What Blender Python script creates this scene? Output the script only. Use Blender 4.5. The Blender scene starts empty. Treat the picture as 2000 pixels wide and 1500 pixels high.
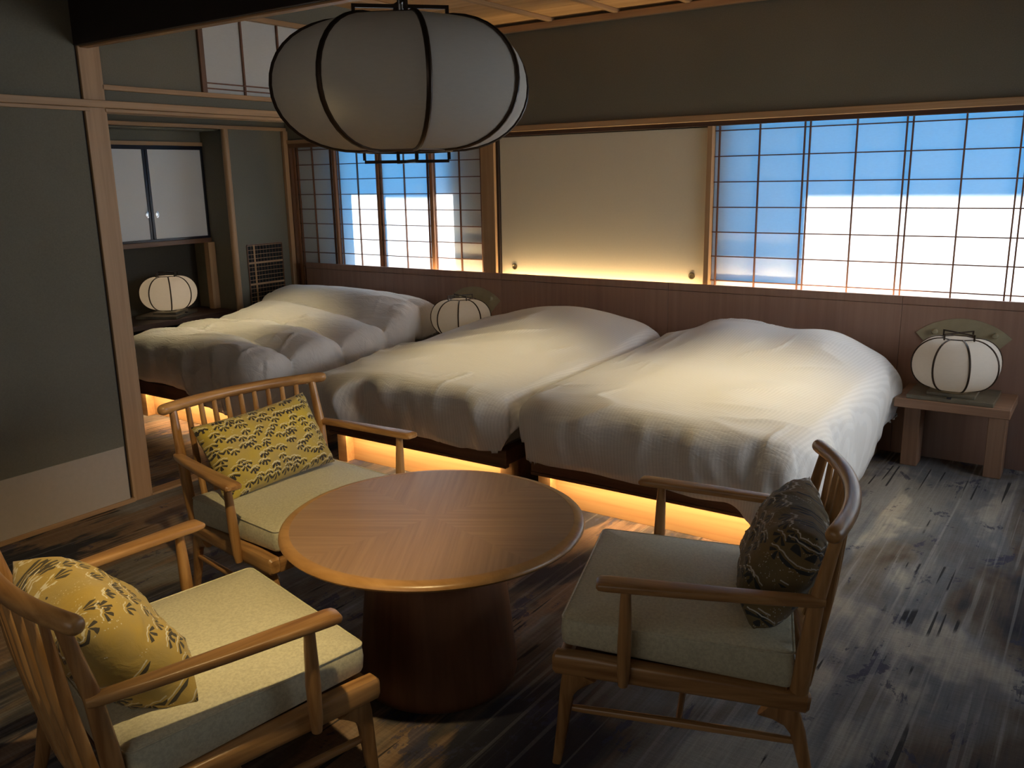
import bpy, bmesh, math, random
from mathutils import Vector, Matrix, noise
PI = math.pi
S = bpy.context.scene
C = S.collection

# ------------------------------------------------------------------ camera, world, sun, exposure
RC = Matrix(((0.8235691372820587, 0.5669060460776184, -0.018745960554883055),
             (-0.11595712728905615, 0.20062308434205967, 0.9727817446169252),
             (0.5552367249627446, -0.7989792944436797, 0.2309637770364136)))
cam = bpy.data.cameras.new('camera')
cam.sensor_width = 36.0
cam.lens = 1707.36 * 36.0 / 2000.0
cam.clip_start = 0.02
camo = bpy.data.objects.new('camera', cam)
C.objects.link(camo)
camo.matrix_world = Matrix.Translation((0, 0, 1.6)) @ RC.transposed().to_4x4()
S.camera = camo
S.view_settings.view_transform = 'Standard'
S.view_settings.look = 'None'
S.view_settings.gamma = 1.0
S.view_settings.exposure = 0.4
S.view_settings.use_curve_mapping = False

w = bpy.data.worlds.new('sky'); S.world = w; w.use_nodes = True
wn = w.node_tree; bg = wn.nodes['Background']
bg.inputs[0].default_value = (0.05, 0.42, 1.0, 1)
bg.inputs[1].default_value = 2.9

def add_light(name, kind, loc, energy, color, aim=None, **kw):
    l = bpy.data.lights.new(name, kind)
    l.energy = energy; l.color = color
    for k, v in kw.items(): setattr(l, k, v)
    o = bpy.data.objects.new(name, l); C.objects.link(o)
    o.location = loc
    if aim is not None:
        o.rotation_euler = (Vector(aim) - Vector(loc)).to_track_quat('-Z', 'Y').to_euler()
    return o
add_light('sun', 'SUN', (-4, 9, 7), 34.0, (1.0, 0.98, 0.94), aim=(-4 + .76, 8, 7 - 1.2), angle=math.radians(0.9))
WARM = (1.0, 0.75, 0.36)
WARM2 = (1.0, 0.80, 0.42)
# added fill light behind the camera
add_light('room_fill', 'AREA', (-1.2, -1.7, 1.7), 10, (1.0, 0.91, 0.80), aim=(-1.6, 3.0, 0.9), shape='RECTANGLE', size=3.4, size_y=1.3)
# daylight from the shoji window in the right-hand wall
add_light('right_window_daylight', 'AREA', (1.28, 3.7, 1.4), 15, (1.0, 0.985, 0.95), aim=(-3.0, 3.4, 1.0), shape='RECTANGLE', size=2.2, size_y=1.1, spread=math.radians(95))
# ceiling downlights over the seating group and over each bed
SPOT_SEAT = (-1.10, 0.99, 2.44)
add_light('spot_seating', 'SPOT', SPOT_SEAT, 120, WARM, aim=(-2.32, 1.62, 0.4), spot_size=math.radians(54), spot_blend=0.65, shadow_soft_size=0.03)
BEDSPOTS = [((-5.15, 4.02, 2.55), (-5.20, 4.0, 0.6), 74), ((-2.88, 3.98, 2.55), (-2.90, 3.92, 0.6), 70), ((-1.50, 4.0, 2.55), (-1.50, 3.98, 0.6), 95)]
for i, (p, q, e) in enumerate(BEDSPOTS):
    add_light('spot_bed', 'SPOT', p, e * 0.9, WARM2, aim=q, spot_size=math.radians(52), spot_blend=1.0, shadow_soft_size=0.04)

S.cycles.max_bounces = 10; S.cycles.diffuse_bounces = 6
# ------------------------------------------------------------------ materials
def new_mat(name):
    m = bpy.data.materials.new(name); m.use_nodes = True
    nt = m.node_tree
    return m, nt, nt.nodes['Principled BSDF']
def ramp(nt, stops, src, interp='LINEAR'):
    r = nt.nodes.new('ShaderNodeValToRGB'); r.color_ramp.interpolation = interp
    el = r.color_ramp.elements
    while len(el) < len(stops): el.new(0.5)
    for e, (p, c) in zip(el, stops):
        e.position = p; e.color = (c[0], c[1], c[2], 1) if not isinstance(c, (int, float)) else (c, c, c, 1)
    nt.links.new(src, r.inputs[0]); return r.outputs[0]
def coords(nt, scale=(1, 1, 1), rot=(0, 0, 0), loc=(0, 0, 0)):
    t = nt.nodes.new('ShaderNodeTexCoord'); mp = nt.nodes.new('ShaderNodeMapping')
    mp.inputs['Scale'].default_value = scale; mp.inputs['Rotation'].default_value = rot; mp.inputs['Location'].default_value = loc
    nt.links.new(t.outputs['Object'], mp.inputs[0]); return mp.outputs[0]
def nz(nt, vec, scale=1.0, detail=3.0, rough=0.5, dist=0.0):
    n = nt.nodes.new('ShaderNodeTexNoise')
    n.inputs['Scale'].default_value = scale; n.inputs['Detail'].default_value = detail
    n.inputs['Roughness'].default_value = rough; n.inputs['Distortion'].default_value = dist
    nt.links.new(vec, n.inputs['Vector']); return n.outputs['Fac']
def mixc(nt, fac, a, b, mode='MIX'):
    n = nt.nodes.new('ShaderNodeMix'); n.data_type = 'RGBA'; n.blend_type = mode
    def put(sock, v):
        if hasattr(v, 'node'): nt.links.new(v, sock)
        elif isinstance(v, (int, float)): sock.default_value = v
        else: sock.default_value = (v[0], v[1], v[2], 1)
    put(n.inputs[0], fac); put(n.inputs[6], a); put(n.inputs[7], b)
    return n.outputs[2]
def math_(nt, op, a, b=None, c=None):
    n = nt.nodes.new('ShaderNodeMath'); n.operation = op
    for i, v in enumerate((a, b, c)):
        if v is None: continue
        if hasattr(v, 'node'): nt.links.new(v, n.inputs[i])
        else: n.inputs[i].default_value = v
    return n.outputs[0]
def bump(nt, b, h, strength=0.3, dist=0.002):
    n = nt.nodes.new('ShaderNodeBump'); n.inputs['Strength'].default_value = strength; n.inputs['Distance'].default_value = dist
    nt.links.new(h, n.inputs['Height']); nt.links.new(n.outputs[0], b.inputs['Normal'])

def wood(name, light, dark, axis='X', rough=0.42, grain=60.0, coat=0.0, stretch=0.035):
    m, nt, b = new_mat(name)
    sc = [1, 1, 1]; sc['XYZ'.index(axis)] = stretch
    v = coords(nt, tuple(sc))
    f = nz(nt, v, grain, 4, 0.55, 0.4)
    g = nz(nt, v, grain * 0.22, 2, 0.5, 0.8)
    h = math_(nt, 'MULTIPLY_ADD', f, 0.6, math_(nt, 'MULTIPLY', g, 0.4))
    c = ramp(nt, [(0.36, dark), (0.62, light)], h)
    nt.links.new(c, b.inputs['Base Color']); b.inputs['Roughness'].default_value = rough
    b.inputs['Coat Weight'].default_value = coat; b.inputs['Coat Roughness'].default_value = 0.3
    bump(nt, b, f, 0.12, 0.001)
    return m
def plain(name, c, rough=0.6, metal=0.0, nscale=0, amt=0.1, bumpd=0.0):
    m, nt, b = new_mat(name)
    b.inputs['Roughness'].default_value = rough; b.inputs['Metallic'].default_value = metal
    if nscale:
        f = nz(nt, coords(nt), nscale, 4, 0.6)
        cc = ramp(nt, [(0.3, [x * (1 - amt) for x in c]), (0.7, [min(1, x * (1 + amt)) for x in c])], f)
        nt.links.new(cc, b.inputs['Base Color'])
        if bumpd: bump(nt, b, f, 0.4, bumpd)
    else: b.inputs['Base Color'].default_value = (*c, 1)
    return m
M = {}
OAK = ((0.52, 0.285, 0.11), (0.25, 0.115, 0.038))
for ax in 'XYZ':
    M['oak' + ax] = wood('oak_' + ax, *OAK, axis=ax, rough=0.36, grain=48, coat=0.2, stretch=0.05)
    M['trim' + ax] = wood('cedar_' + ax, (0.47, 0.295, 0.155), (0.35, 0.205, 0.10), axis=ax, rough=0.5, grain=45)
    M['walnut' + ax] = wood('walnut_' + ax, (0.17, 0.085, 0.045), (0.10, 0.045, 0.022), axis=ax, rough=0.42, grain=55)
    M['dark' + ax] = wood('dark_stained_' + ax, (0.085, 0.045, 0.030), (0.050, 0.024, 0.015), axis=ax, rough=0.5, grain=45)
    M['stand' + ax] = wood('stand_wood_' + ax, (0.34, 0.195, 0.118), (0.24, 0.13, 0.075), axis=ax, rough=0.45, grain=60)
M['recess'] = plain('shaded_recess_plaster', (0.05, 0.046, 0.036), 0.85, nscale=120, amt=0.1)  # recess plaster, its colour darkened for the shade inside the alcove
M['plinth'] = wood('light_plinth_wood', (0.56, 0.34, 0.15), (0.46, 0.25, 0.10), axis='X', rough=0.5, grain=40)
M['headboard'] = wood('headboard_veneer', (0.34, 0.205, 0.147), (0.27, 0.155, 0.11), axis='Z', rough=0.48, grain=30)
M['ceilwood'] = wood('ceiling_cedar', (0.62, 0.38, 0.17), (0.46, 0.26, 0.11), axis='X', rough=0.55, grain=26)
M['shoji_wood'] = wood('shoji_lattice_wood', (0.20, 0.085, 0.042), (0.13, 0.05, 0.024), axis='Z', rough=0.5, grain=45)
M['stilewood'] = wood('shoji_stile_wood', (0.34, 0.17, 0.085), (0.24, 0.11, 0.052), axis='Z', rough=0.5, grain=45)
M['beam'] = plain('beam_dark_paint', (0.024, 0.014, 0.011), 0.6)
M['darkceil'] = plain('dark_ceiling', (0.03, 0.022, 0.018), 0.8)
M['band'] = plain('beige_wall_band', (0.44, 0.385, 0.32), 0.8, nscale=40, amt=0.03)
M['bronze'] = plain('bronze_rib', (0.045, 0.028, 0.018), 0.35, 0.6)
M['bronze_plate'] = plain('bronze_plate', (0.17, 0.145, 0.10), 0.42, 0.25, nscale=12, amt=0.25)
M['brass'] = plain('brass_fan', (0.33, 0.29, 0.185), 0.5, 0.12, nscale=9, amt=0.15)
M['chrome'] = plain('chrome', (0.7, 0.7, 0.7), 0.18, 1.0)
M['black'] = plain('black_lacquer', (0.012, 0.012, 0.02), 0.3)
M['void'] = plain('dark_void', (0.01, 0.01, 0.01), 0.9)
M['mattress'] = plain('mattress_cloth', (0.6, 0.58, 0.55), 0.9, nscale=60, amt=0.04)
M['ext'] = plain('exterior_render', (0.55, 0.55, 0.52), 0.9, nscale=8, amt=0.1)
M['fusuma'] = plain('cream_panel_paper', (0.66, 0.60, 0.48), 0.75, nscale=90, amt=0.02)
M['cabdoor'] = plain('white_door_paper', (0.72, 0.72, 0.72), 0.7, nscale=90, amt=0.015)
M['pull'] = plain('dull_brass_pull', (0.28, 0.23, 0.14), 0.4, 0.6)

def plaster():
    m, nt, b = new_mat('olive_grey_wallcloth')
    v = coords(nt)
    f = nz(nt, v, 160, 3, 0.6); g = nz(nt, v, 2.2, 2, 0.5)
    c = ramp(nt, [(0.3, (0.138, 0.131, 0.096)), (0.7, (0.180, 0.168, 0.128))], math_(nt, 'MULTIPLY_ADD', f, 0.7, math_(nt, 'MULTIPLY', g, 0.3)))
    nt.links.new(c, b.inputs['Base Color']); b.inputs['Roughness'].default_value = 0.85
    bump(nt, b, f, 0.3, 0.0015)
    return m
M['plaster'] = plaster()

def paper_mat(name, col, trans):
    m = bpy.data.materials.new(name); m.use_nodes = True; nt = m.node_tree
    nt.nodes.remove(nt.nodes['Principled BSDF'])
    out = nt.nodes['Material Output']
    d = nt.nodes.new('ShaderNodeBsdfDiffuse'); t = nt.nodes.new('ShaderNodeBsdfTranslucent'); mx = nt.nodes.new('ShaderNodeMixShader')
    f = nz(nt, coords(nt, (6, 6, 30)), 6, 5, 0.65, 0.5)
    c = ramp(nt, [(0.3, [x * 0.95 for x in col]), (0.7, col)], f)
    nt.links.new(c, d.inputs[0]); nt.links.new(c, t.inputs[0]); mx.inputs[0].default_value = trans
    nt.links.new(d.outputs[0], mx.inputs[1]); nt.links.new(t.outputs[0], mx.inputs[2]); nt.links.new(mx.outputs[0], out.inputs[0])
    return m
M['paper'] = paper_mat('shoji_paper', (0.86, 0.86, 0.84), 0.52)
M['lampshade'] = paper_mat('lantern_cloth', (0.70, 0.66, 0.60), 0.38)

def duvet_mat():
    m, nt, b = new_mat('white_satin_stripe_cotton')
    b.inputs['Roughness'].default_value = 0.72; b.inputs['Base Color'].default_value = (0.80, 0.78, 0.75, 1)
    b.inputs['Sheen Weight'].default_value = 0.15
    wv = nt.nodes.new('ShaderNodeTexWave'); wv.bands_direction = 'X'
    wv.inputs['Scale'].default_value = 20.0; wv.inputs['Distortion'].default_value = 0.15
    nt.links.new(coords(nt, (1, 1, 0.3), (0, 0, 0.12)), wv.inputs[0])
    s = ramp(nt, [(0.35, 0.0), (0.65, 1.0)], wv.outputs['Fac'])
    c = mixc(nt, s, (0.80, 0.775, 0.74), (0.745, 0.72, 0.685))
    nt.links.new(c, b.inputs['Base Color'])
    f = nz(nt, coords(nt, (3, 14, 8), (0, 0, 0.5)), 2.0, 4, 0.6, 1.2)
    bump(nt, b, math_(nt, 'MULTIPLY_ADD', s, 0.05, f), 0.26, 0.013)
    return m
def duvet_plain():
    m, nt, b = new_mat('plain_white_cotton')
    b.inputs['Roughness'].default_value = 0.78; b.inputs['Base Color'].default_value = (0.80, 0.775, 0.75, 1)
    f = nz(nt, coords(nt, (3, 10, 6), (0, 0, 0.4)), 2.0, 4, 0.6, 1.4)
    bump(nt, b, f, 0.42, 0.018)
    return m
M['duvet'] = duvet_mat(); M['duvet_plain'] = duvet_plain()

def seat_mat():
    m, nt, b = new_mat('cream_jacquard_seat')
    f = nz(nt, coords(nt, (1, 1, 1)), 130, 4, 0.65)
    c = ramp(nt, [(0.35, (0.50, 0.46, 0.32)), (0.62, (0.64, 0.60, 0.43))], f)
    nt.links.new(c, b.inputs['Base Color']); b.inputs['Roughness'].default_value = 0.55
    b.inputs['Sheen Weight'].default_value = 0.2
    bump(nt, b, f, 0.5, 0.002)
    return m
M['seat'] = seat_mat()

def table_mat(edge):
    m, nt, b = new_mat('table_edge_oak' if edge else 'table_veneer_oak')
    if edge:
        return wood('table_edge_oak', (0.50, 0.27, 0.10), (0.36, 0.18, 0.058), 'X', 0.32, 30, 0.3, 0.4)
    ang = math.radians(-59)
    v = coords(nt, (1, 1, 1), (0, 0, -ang))
    sp = nt.nodes.new('ShaderNodeSeparateXYZ'); nt.links.new(v, sp.inputs[0])
    ax = math_(nt, 'ABSOLUTE', sp.outputs[0]); ay = math_(nt, 'ABSOLUTE', sp.outputs[1])
    sel = math_(nt, 'GREATER_THAN', ax, ay)
    def g(sx, sy, sc):
        mp = nt.nodes.new('ShaderNodeMapping'); mp.inputs['Scale'].default_value = (sx, sy, 1); nt.links.new(v, mp.inputs[0])
        return nz(nt, mp.outputs[0], sc, 3, 0.5, 0.3)
    a = g(0.03, 1, 85); bb = g(1, 0.03, 85); a2 = g(0.05, 1, 22); b2 = g(1, 0.05, 22)
    def mx(p, q):
        n = nt.nodes.new('ShaderNodeMix'); nt.links.new(sel, n.inputs[0]); nt.links.new(q, n.inputs[2]); nt.links.new(p, n.inputs[3]); return n.outputs[0]
    h = math_(nt, 'MULTIPLY_ADD', mx(a, bb), 0.65, math_(nt, 'MULTIPLY', mx(a2, b2), 0.35))
    c = ramp(nt, [(0.34, (0.30, 0.170, 0.095)), (0.66, (0.43, 0.26, 0.152))], h)
    c2 = mixc(nt, math_(nt, 'MULTIPLY', sel, 0.12), c, (0.32, 0.18, 0.10))
    nt.links.new(c2, b.inputs['Base Color']); b.inputs['Roughness'].default_value = 0.36
    b.inputs['Coat Weight'].default_value = 0.6; b.inputs['Coat Roughness'].default_value = 0.3
    bump(nt, b, h, 0.15, 0.001)
    return m
M['tabletop'] = table_mat(False); M['tableedge'] = table_mat(True)
M['tablebase'] = wood('table_base_veneer', (0.20, 0.090, 0.045), (0.14, 0.058, 0.028), 'Z', 0.42, 30)

def carpet():
    m, nt, b = new_mat('streaked_carpet')
    v = coords(nt)
    def n(sx, sy, sc=1, detail=4, rough=0.6, dist=0.0, loc=(0, 0, 0)):
        return nz(nt, coords(nt, (sx, sy, 1), (0, 0, 0), loc), sc, detail, rough, dist)
    streak = n(38, 1.0, 1, 3, 0.6, 0.15, (3, 1, 0))
    fine = n(120, 4.0, 1, 2, 0.6)
    sep = nt.nodes.new('ShaderNodeSeparateXYZ'); nt.links.new(v, sep.inputs[0])
    side = nt.nodes.new('ShaderNodeMapRange'); side.inputs[1].default_value = -1.5; side.inputs[2].default_value = -0.75
    nt.links.new(sep.outputs[0], side.inputs[0]); sd = side.outputs[0]
    # colour by x: paler towards the right, dark indigo and umber round the table
    blob = n(1.45, 0.9, 1, 3, 0.55, 0.9, (1.7, 4.2, 0))
    edge = n(7, 3.5, 1, 4, 0.6, 0.2, (6, 2, 0))
    base = math_(nt, 'ADD', math_(nt, 'MULTIPLY_ADD', edge, 0.16, -0.08), math_(nt, 'MULTIPLY_ADD', streak, 0.16, -0.08))
    base = math_(nt, 'ADD', base, math_(nt, 'ADD', blob, math_(nt, 'MULTIPLY_ADD', sd, 0.15, -0.02)))
    col = ramp(nt, [(0.40, (0.022, 0.022, 0.034)), (0.45, (0.06, 0.052, 0.052)), (0.50, (0.13, 0.095, 0.068)), (0.56, (0.19, 0.165, 0.14)), (0.63, (0.24, 0.235, 0.235)), (0.70, (0.44, 0.40, 0.335))], base)
    blob2 = n(1.9, 0.8, 1, 4, 0.6, 0.7, (9, 2, 0))
    blue = ramp(nt, [(0.52, 0.0), (0.56, 1.0)], blob2)
    col = mixc(nt, math_(nt, 'MULTIPLY', blue, math_(nt, 'MULTIPLY', sd, 0.6)), col, (0.14, 0.15, 0.165))
    rust = ramp(nt, [(0.52, 0.0), (0.57, 1.0)], math_(nt, 'ADD', n(2.6, 1.1, 1, 4, 0.6, 0.5, (3, 12, 0)), math_(nt, 'MULTIPLY_ADD', streak, 0.14, -0.07)))
    col = mixc(nt, math_(nt, 'MULTIPLY', rust, math_(nt, 'MULTIPLY_ADD', sd, -0.75, 0.85)), col, mixc(nt, streak, (0.17, 0.09, 0.05), (0.32, 0.21, 0.13)))
    ind = ramp(nt, [(0.575, 0.0), (0.60, 1.0)], n(5.0, 2.6, 1, 6, 0.74, 0.4, (5, 7, 0)))
    col = mixc(nt, math_(nt, 'MULTIPLY', ind, 0.75), col, (0.040, 0.042, 0.085))
    pale = ramp(nt, [(0.57, 0.0), (0.66, 1.0)], streak)
    col = mixc(nt, math_(nt, 'MULTIPLY', pale, math_(nt, 'MULTIPLY_ADD', sd, 0.25, 0.10)), col, (0.42, 0.40, 0.37))
    gate = ramp(nt, [(0.52, 0.0), (0.56, 1.0)], n(2.0, 2.4, 1, 2, 0.5, 0, (7, 7, 0)))
    blk = math_(nt, 'MULTIPLY', gate, ramp(nt, [(0.655, 0.0), (0.675, 1.0)], n(46, 1.1, 1, 1, 0.3, 0.0, (2, 8, 0))))
    col = mixc(nt, math_(nt, 'MULTIPLY', blk, 0.9), col, (0.010, 0.010, 0.014))
    wl = ramp(nt, [(0.68, 0.0), (0.70, 1.0)], n(40, 0.6, 1, 0, 0.3, 0.0, (12, 3, 0)))
    col = mixc(nt, math_(nt, 'MULTIPLY', wl, math_(nt, 'MULTIPLY_ADD', sd, 0.15, 0.15)), col, (0.46, 0.44, 0.41))
    pile = nz(nt, v, 420, 3, 0.7)
    rows = nz(nt, coords(nt, (20, 160, 1)), 1, 2, 0.6)
    h = math_(nt, 'MULTIPLY_ADD', fine, 0.3, math_(nt, 'MULTIPLY_ADD', pile, 0.4, math_(nt, 'MULTIPLY', rows, 0.3)))
    col = mixc(nt, 1.0, col, ramp(nt, [(0.3, 0.55), (0.7, 1.30)], h), 'MULTIPLY')
    nt.links.new(col, b.inputs['Base Color']); b.inputs['Roughness'].default_value = 0.95
    bump(nt, b, pile, 0.7, 0.004)
    return m
M['carpet'] = carpet()

def pillow_mat(name, ground, ground2, leaf, snow, scale, cut):
    """mustard cloth printed with sprays of pine leaves under snowy caps"""
    m, nt, b = new_mat(name)
    v = coords(nt, (1, 1, 1))
    sx = nt.nodes.new('ShaderNodeSeparateXYZ'); nt.links.new(v, sx.inputs[0])
    def layer(off, sc):
        cb = nt.nodes.new('ShaderNodeCombineXYZ')
        nt.links.new(math_(nt, 'MULTIPLY', math_(nt, 'ADD', sx.outputs[0], off), sc), cb.inputs[0])
        nt.links.new(math_(nt, 'MULTIPLY', math_(nt, 'ADD', sx.outputs[2], off * 0.7), sc * 1.05), cb.inputs[1])
        vo = nt.nodes.new('ShaderNodeTexVoronoi'); vo.voronoi_dimensions = '2D'; vo.inputs['Scale'].default_value = 1.0
        vo.inputs['Randomness'].default_value = 0.75
        nt.links.new(cb.outputs[0], vo.inputs['Vector'])
        sub = nt.nodes.new('ShaderNodeVectorMath'); sub.operation = 'SUBTRACT'
        nt.links.new(cb.outputs[0], sub.inputs[0]); nt.links.new(vo.outputs['Position'], sub.inputs[1])
        s2 = nt.nodes.new('ShaderNodeSeparateXYZ'); nt.links.new(sub.outputs[0], s2.inputs[0])
        X, Y = s2.outputs[0], math_(nt, 'SUBTRACT', s2.outputs[1], 0.14)
        r = math_(nt, 'SQRT', math_(nt, 'ADD', math_(nt, 'MULTIPLY', X, X), math_(nt, 'MULTIPLY', Y, Y)))
        th = math_(nt, 'ARCTAN2', X, math_(nt, 'MULTIPLY', Y, -1.0))       # 0 = straight down
        petal = math_(nt, 'COSINE', math_(nt, 'MULTIPLY', th, 7.0))
        pet = math_(nt, 'GREATER_THAN', petal, math_(nt, 'MULTIPLY_ADD', r, 2.2, -0.75))
        inr = math_(nt, 'LESS_THAN', r, 0.46)
        outr = math_(nt, 'GREATER_THAN', r, 0.07)
        fan = math_(nt, 'LESS_THAN', math_(nt, 'ABSOLUTE', th), 1.45)
        has = math_(nt, 'GREATER_THAN', math_(nt, 'FRACT', math_(nt, 'MULTIPLY', vo.outputs['Color'], 3.7)), cut)
        lf = math_(nt, 'MULTIPLY', math_(nt, 'MULTIPLY', pet, inr), math_(nt, 'MULTIPLY', fan, math_(nt, 'MULTIPLY', outr, has)))
        yy = math_(nt, 'ADD', Y, math_(nt, 'MULTIPLY', math_(nt, 'MULTIPLY', X, X), 0.9))
        yy = math_(nt, 'ADD', yy, math_(nt, 'MULTIPLY', math_(nt, 'ABSOLUTE', math_(nt, 'SINE', math_(nt, 'MULTIPLY', X, 11.0))), -0.05))
        cap = math_(nt, 'MULTIPLY', math_(nt, 'LESS_THAN', math_(nt, 'ABSOLUTE', math_(nt, 'SUBTRACT', yy, 0.05)), 0.032), math_(nt, 'LESS_THAN', math_(nt, 'ABSOLUTE', X), 0.40))
        cap = math_(nt, 'MULTIPLY', cap, has)
        return lf, cap
    l1, c1 = layer(0.013, scale); l2, c2 = layer(0.41, scale * 0.93)
    leafm = math_(nt, 'MAXIMUM', l1, l2); capm = math_(nt, 'MAXIMUM', c1, math_(nt, 'MULTIPLY', c2, 0.8))
    gr = ramp(nt, [(0.35, ground2), (0.65, ground)], nz(nt, v, 9, 3, 0.5))
    dots = nt.nodes.new('ShaderNodeTexVoronoi'); dots.inputs['Scale'].default_value = 130; nt.links.new(v, dots.inputs['Vector'])
    dm = math_(nt, 'MULTIPLY', math_(nt, 'LESS_THAN', dots.outputs['Distance'], 0.22), math_(nt, 'GREATER_THAN', nz(nt, v, 14, 2), 0.56))
    gr = mixc(nt, math_(nt, 'MULTIPLY', dm, 0.7), gr, snow)
    col = mixc(nt, leafm, gr, leaf)
    col = mixc(nt, math_(nt, 'MULTIPLY', capm, 0.85), col, snow)
    nt.links.new(col, b.inputs['Base Color']); b.inputs['Roughness'].default_value = 0.8
    b.inputs['Sheen Weight'].default_value = 0.15
    bump(nt, b, nz(nt, v, 16, 4, 0.6, 1.0), 0.35, 0.010)
    return m
M['pillowB'] = pillow_mat('mustard_leaf_print', (0.50, 0.37, 0.045), (0.40, 0.30, 0.09), (0.028, 0.022, 0.02), (0.72, 0.68, 0.50), 22, 0.02)
M['pillowA'] = pillow_mat('ochre_leaf_print', (0.46, 0.31, 0.06), (0.40, 0.29, 0.09), (0.05, 0.04, 0.025), (0.72, 0.68, 0.55), 19, 0.35)
M['pillowC'] = pillow_mat('brown_leaf_print', (0.20, 0.13, 0.045), (0.13, 0.10, 0.045), (0.025, 0.028, 0.03), (0.66, 0.64, 0.58), 17, 0.15)

# ------------------------------------------------------------------ mesh helpers
def fin(name, bm, mat, parent=None, smooth=35, loc=None):
    bmesh.ops.recalc_face_normals(bm, faces=bm.faces[:])
    me = bpy.data.meshes.new(name); bm.to_mesh(me); bm.free()
    if smooth:
        for p in me.polygons: p.use_smooth = True
        me.set_sharp_from_angle(angle=math.radians(smooth))
    me.materials.append(M[mat] if isinstance(mat, str) else mat)
    o = bpy.data.objects.new(name, me); C.objects.link(o)
    if parent is not None: o.parent = parent
    if loc is not None: o.location = loc
    return o
def B():
    return bmesh.new()
def box(bm, x0, x1, y0, y1, z0, z1, bev=0.0, mat=None, seg=1):
    r = bmesh.ops.create_cube(bm, size=1.0)
    vs = r['verts']
    for v in vs:
        v.co = Vector(((x0 + x1) / 2 + v.co.x * (x1 - x0), (y0 + y1) / 2 + v.co.y * (y1 - y0), (z0 + z1) / 2 + v.co.z * (z1 - z0)))
    if bev:
        es = list({e for v in vs for e in v.link_edges})
        rr = bmesh.ops.bevel(bm, geom=es, offset=bev, segments=seg, profile=0.5, affect='EDGES', clamp_overlap=True)
        vs = list({v for f in rr['faces'] for v in f.verts} | {v for v in vs if v.is_valid})
    if mat is not None:
        for v in vs: v.co = mat @ v.co
    return bm
def sweep(bm, pts, hw, hh, up=(0, 0, 1), n=12, p=2.0, closed=False):
    """super-elliptic section swept along pts; hw = half width across up, hh = half height along up"""
    pts = [Vector(q) for q in pts]; N = len(pts); up = Vector(up)
    if not hasattr(hw, '__len__'): hw = [hw] * N
    if not hasattr(hh, '__len__'): hh = [hh] * N
    rings = []
    for i, q in enumerate(pts):
        if closed: t = pts[(i + 1) % N] - pts[i - 1]
        else: t = pts[min(i + 1, N - 1)] - pts[max(i - 1, 0)]
        t.normalize()
        s = t.cross(up)
        if s.length < 1e-4: s = t.cross(Vector((1, 0, 0)))
        s.normalize(); u = s.cross(t)
        ring = []
        for k in range(n):
            a = 2 * PI * (k + 0.5) / n; c, d = math.cos(a), math.sin(a)
            e = 2.0 / p
            ring.append(bm.verts.new(q + s * hw[i] * math.copysign(abs(c) ** e, c) + u * hh[i] * math.copysign(abs(d) ** e, d)))
        rings.append(ring)
    R = range(N) if closed else range(N - 1)
    for i in R:
        a, b = rings[i], rings[(i + 1) % N]
        for k in range(n):
            bm.faces.new((a[k], a[(k + 1) % n], b[(k + 1) % n], b[k]))
    if not closed:
        bm.faces.new(rings[0][::-1]); bm.faces.new(rings[-1])
    return bm
def lathe(bm, prof, n=64, c=(0, 0, 0), cap=True):
    rings = []
    for r, z in prof:
        rings.append([bm.verts.new((c[0] + r * math.cos(2 * PI * k / n), c[1] + r * math.sin(2 * PI * k / n), c[2] + z)) for k in range(n)])
    for a, b in zip(rings, rings[1:]):
        for k in range(n): bm.faces.new((a[k], a[(k + 1) % n], b[(k + 1) % n], b[k]))
    if cap:
        bm.faces.new(rings[0][::-1]); bm.faces.new(rings[-1])
    return bm
def prop(o, label=None, cat=None, group=None, kind=None):
    if label: o['label'] = label
    if cat: o['category'] = cat
    if group: o['group'] = group
    if kind: o['kind'] = kind
    return o
def empty(name, loc=(0, 0, 0), rz=0.0, **k):
    o = bpy.data.objects.new(name, None); C.objects.link(o)
    o.location = loc; o.rotation_euler = (0, 0, rz); o.empty_display_size = 0.1
    return prop(o, **k)
def bx(name, mat, x0, x1, y0, y1, z0, z1, parent=None, bev=0.0, **k):
    """box part whose mesh is built about its own lower corner region (world coordinates when the parent sits at the origin)"""
    bm = B(); box(bm, x0, x1, y0, y1, z0, z1, bev)
    return prop(fin(name, bm, mat, parent), **k)
def struct(name, mat, *a, **k):
    o = bx(name, mat, *a, **k); o['kind'] = 'structure'; return o
def copy_tree(o, parent=None):
    c = o.copy(); C.objects.link(c)
    if parent is not None: c.parent = parent
    for ch in list(o.children): copy_tree(ch, c)
    return c

# ------------------------------------------------------------------ the room
XL, YP, YH, YW, XA = -4.055, 2.385, 5.24, 5.30, -6.0
ZC, ZF = 2.62, 2.45                     # ceiling over the beds, ceiling over the seating
struct('floor', 'carpet', -6.7, 1.4, -1.8, 5.6, -0.1, 0.0)
# ceiling of the bed room: a dark backing board with cedar boards and battens hung under it
cl = struct('ceiling', 'darkceil', -6.7, 1.4, 2.44, 5.6, ZC + 0.012, ZC + 0.1)
nb = 0
xs = [XL + 0.27 + 0.49 * i for i in range(-6, 12)]
for i in range(len(xs) - 1):
    for j in range(8):
        y0 = 2.45 + j * 0.36; y1 = min(y0 + 0.354, 5.30)
        if xs[i] > 1.2 or xs[i + 1] < -6.6: continue
        o = bx('ceiling_board', 'ceilwood', xs[i] + 0.002, xs[i + 1] - 0.002, y0, y1, ZC + random.uniform(0, 0.002), ZC + 0.012, cl, bev=0.001)
for x in xs:
    if -6.6 < x < 1.3: bx('batten', 'trimY', x - 0.016, x + 0.016, 2.44, 5.30, ZC - 0.024, ZC, cl, bev=0.002)
struct('trim_1', 'trimX', XL, 1.4, YW - 0.035, YW + 0.02, ZC - 0.06, ZC - 0.018, bev=0.003)
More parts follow.
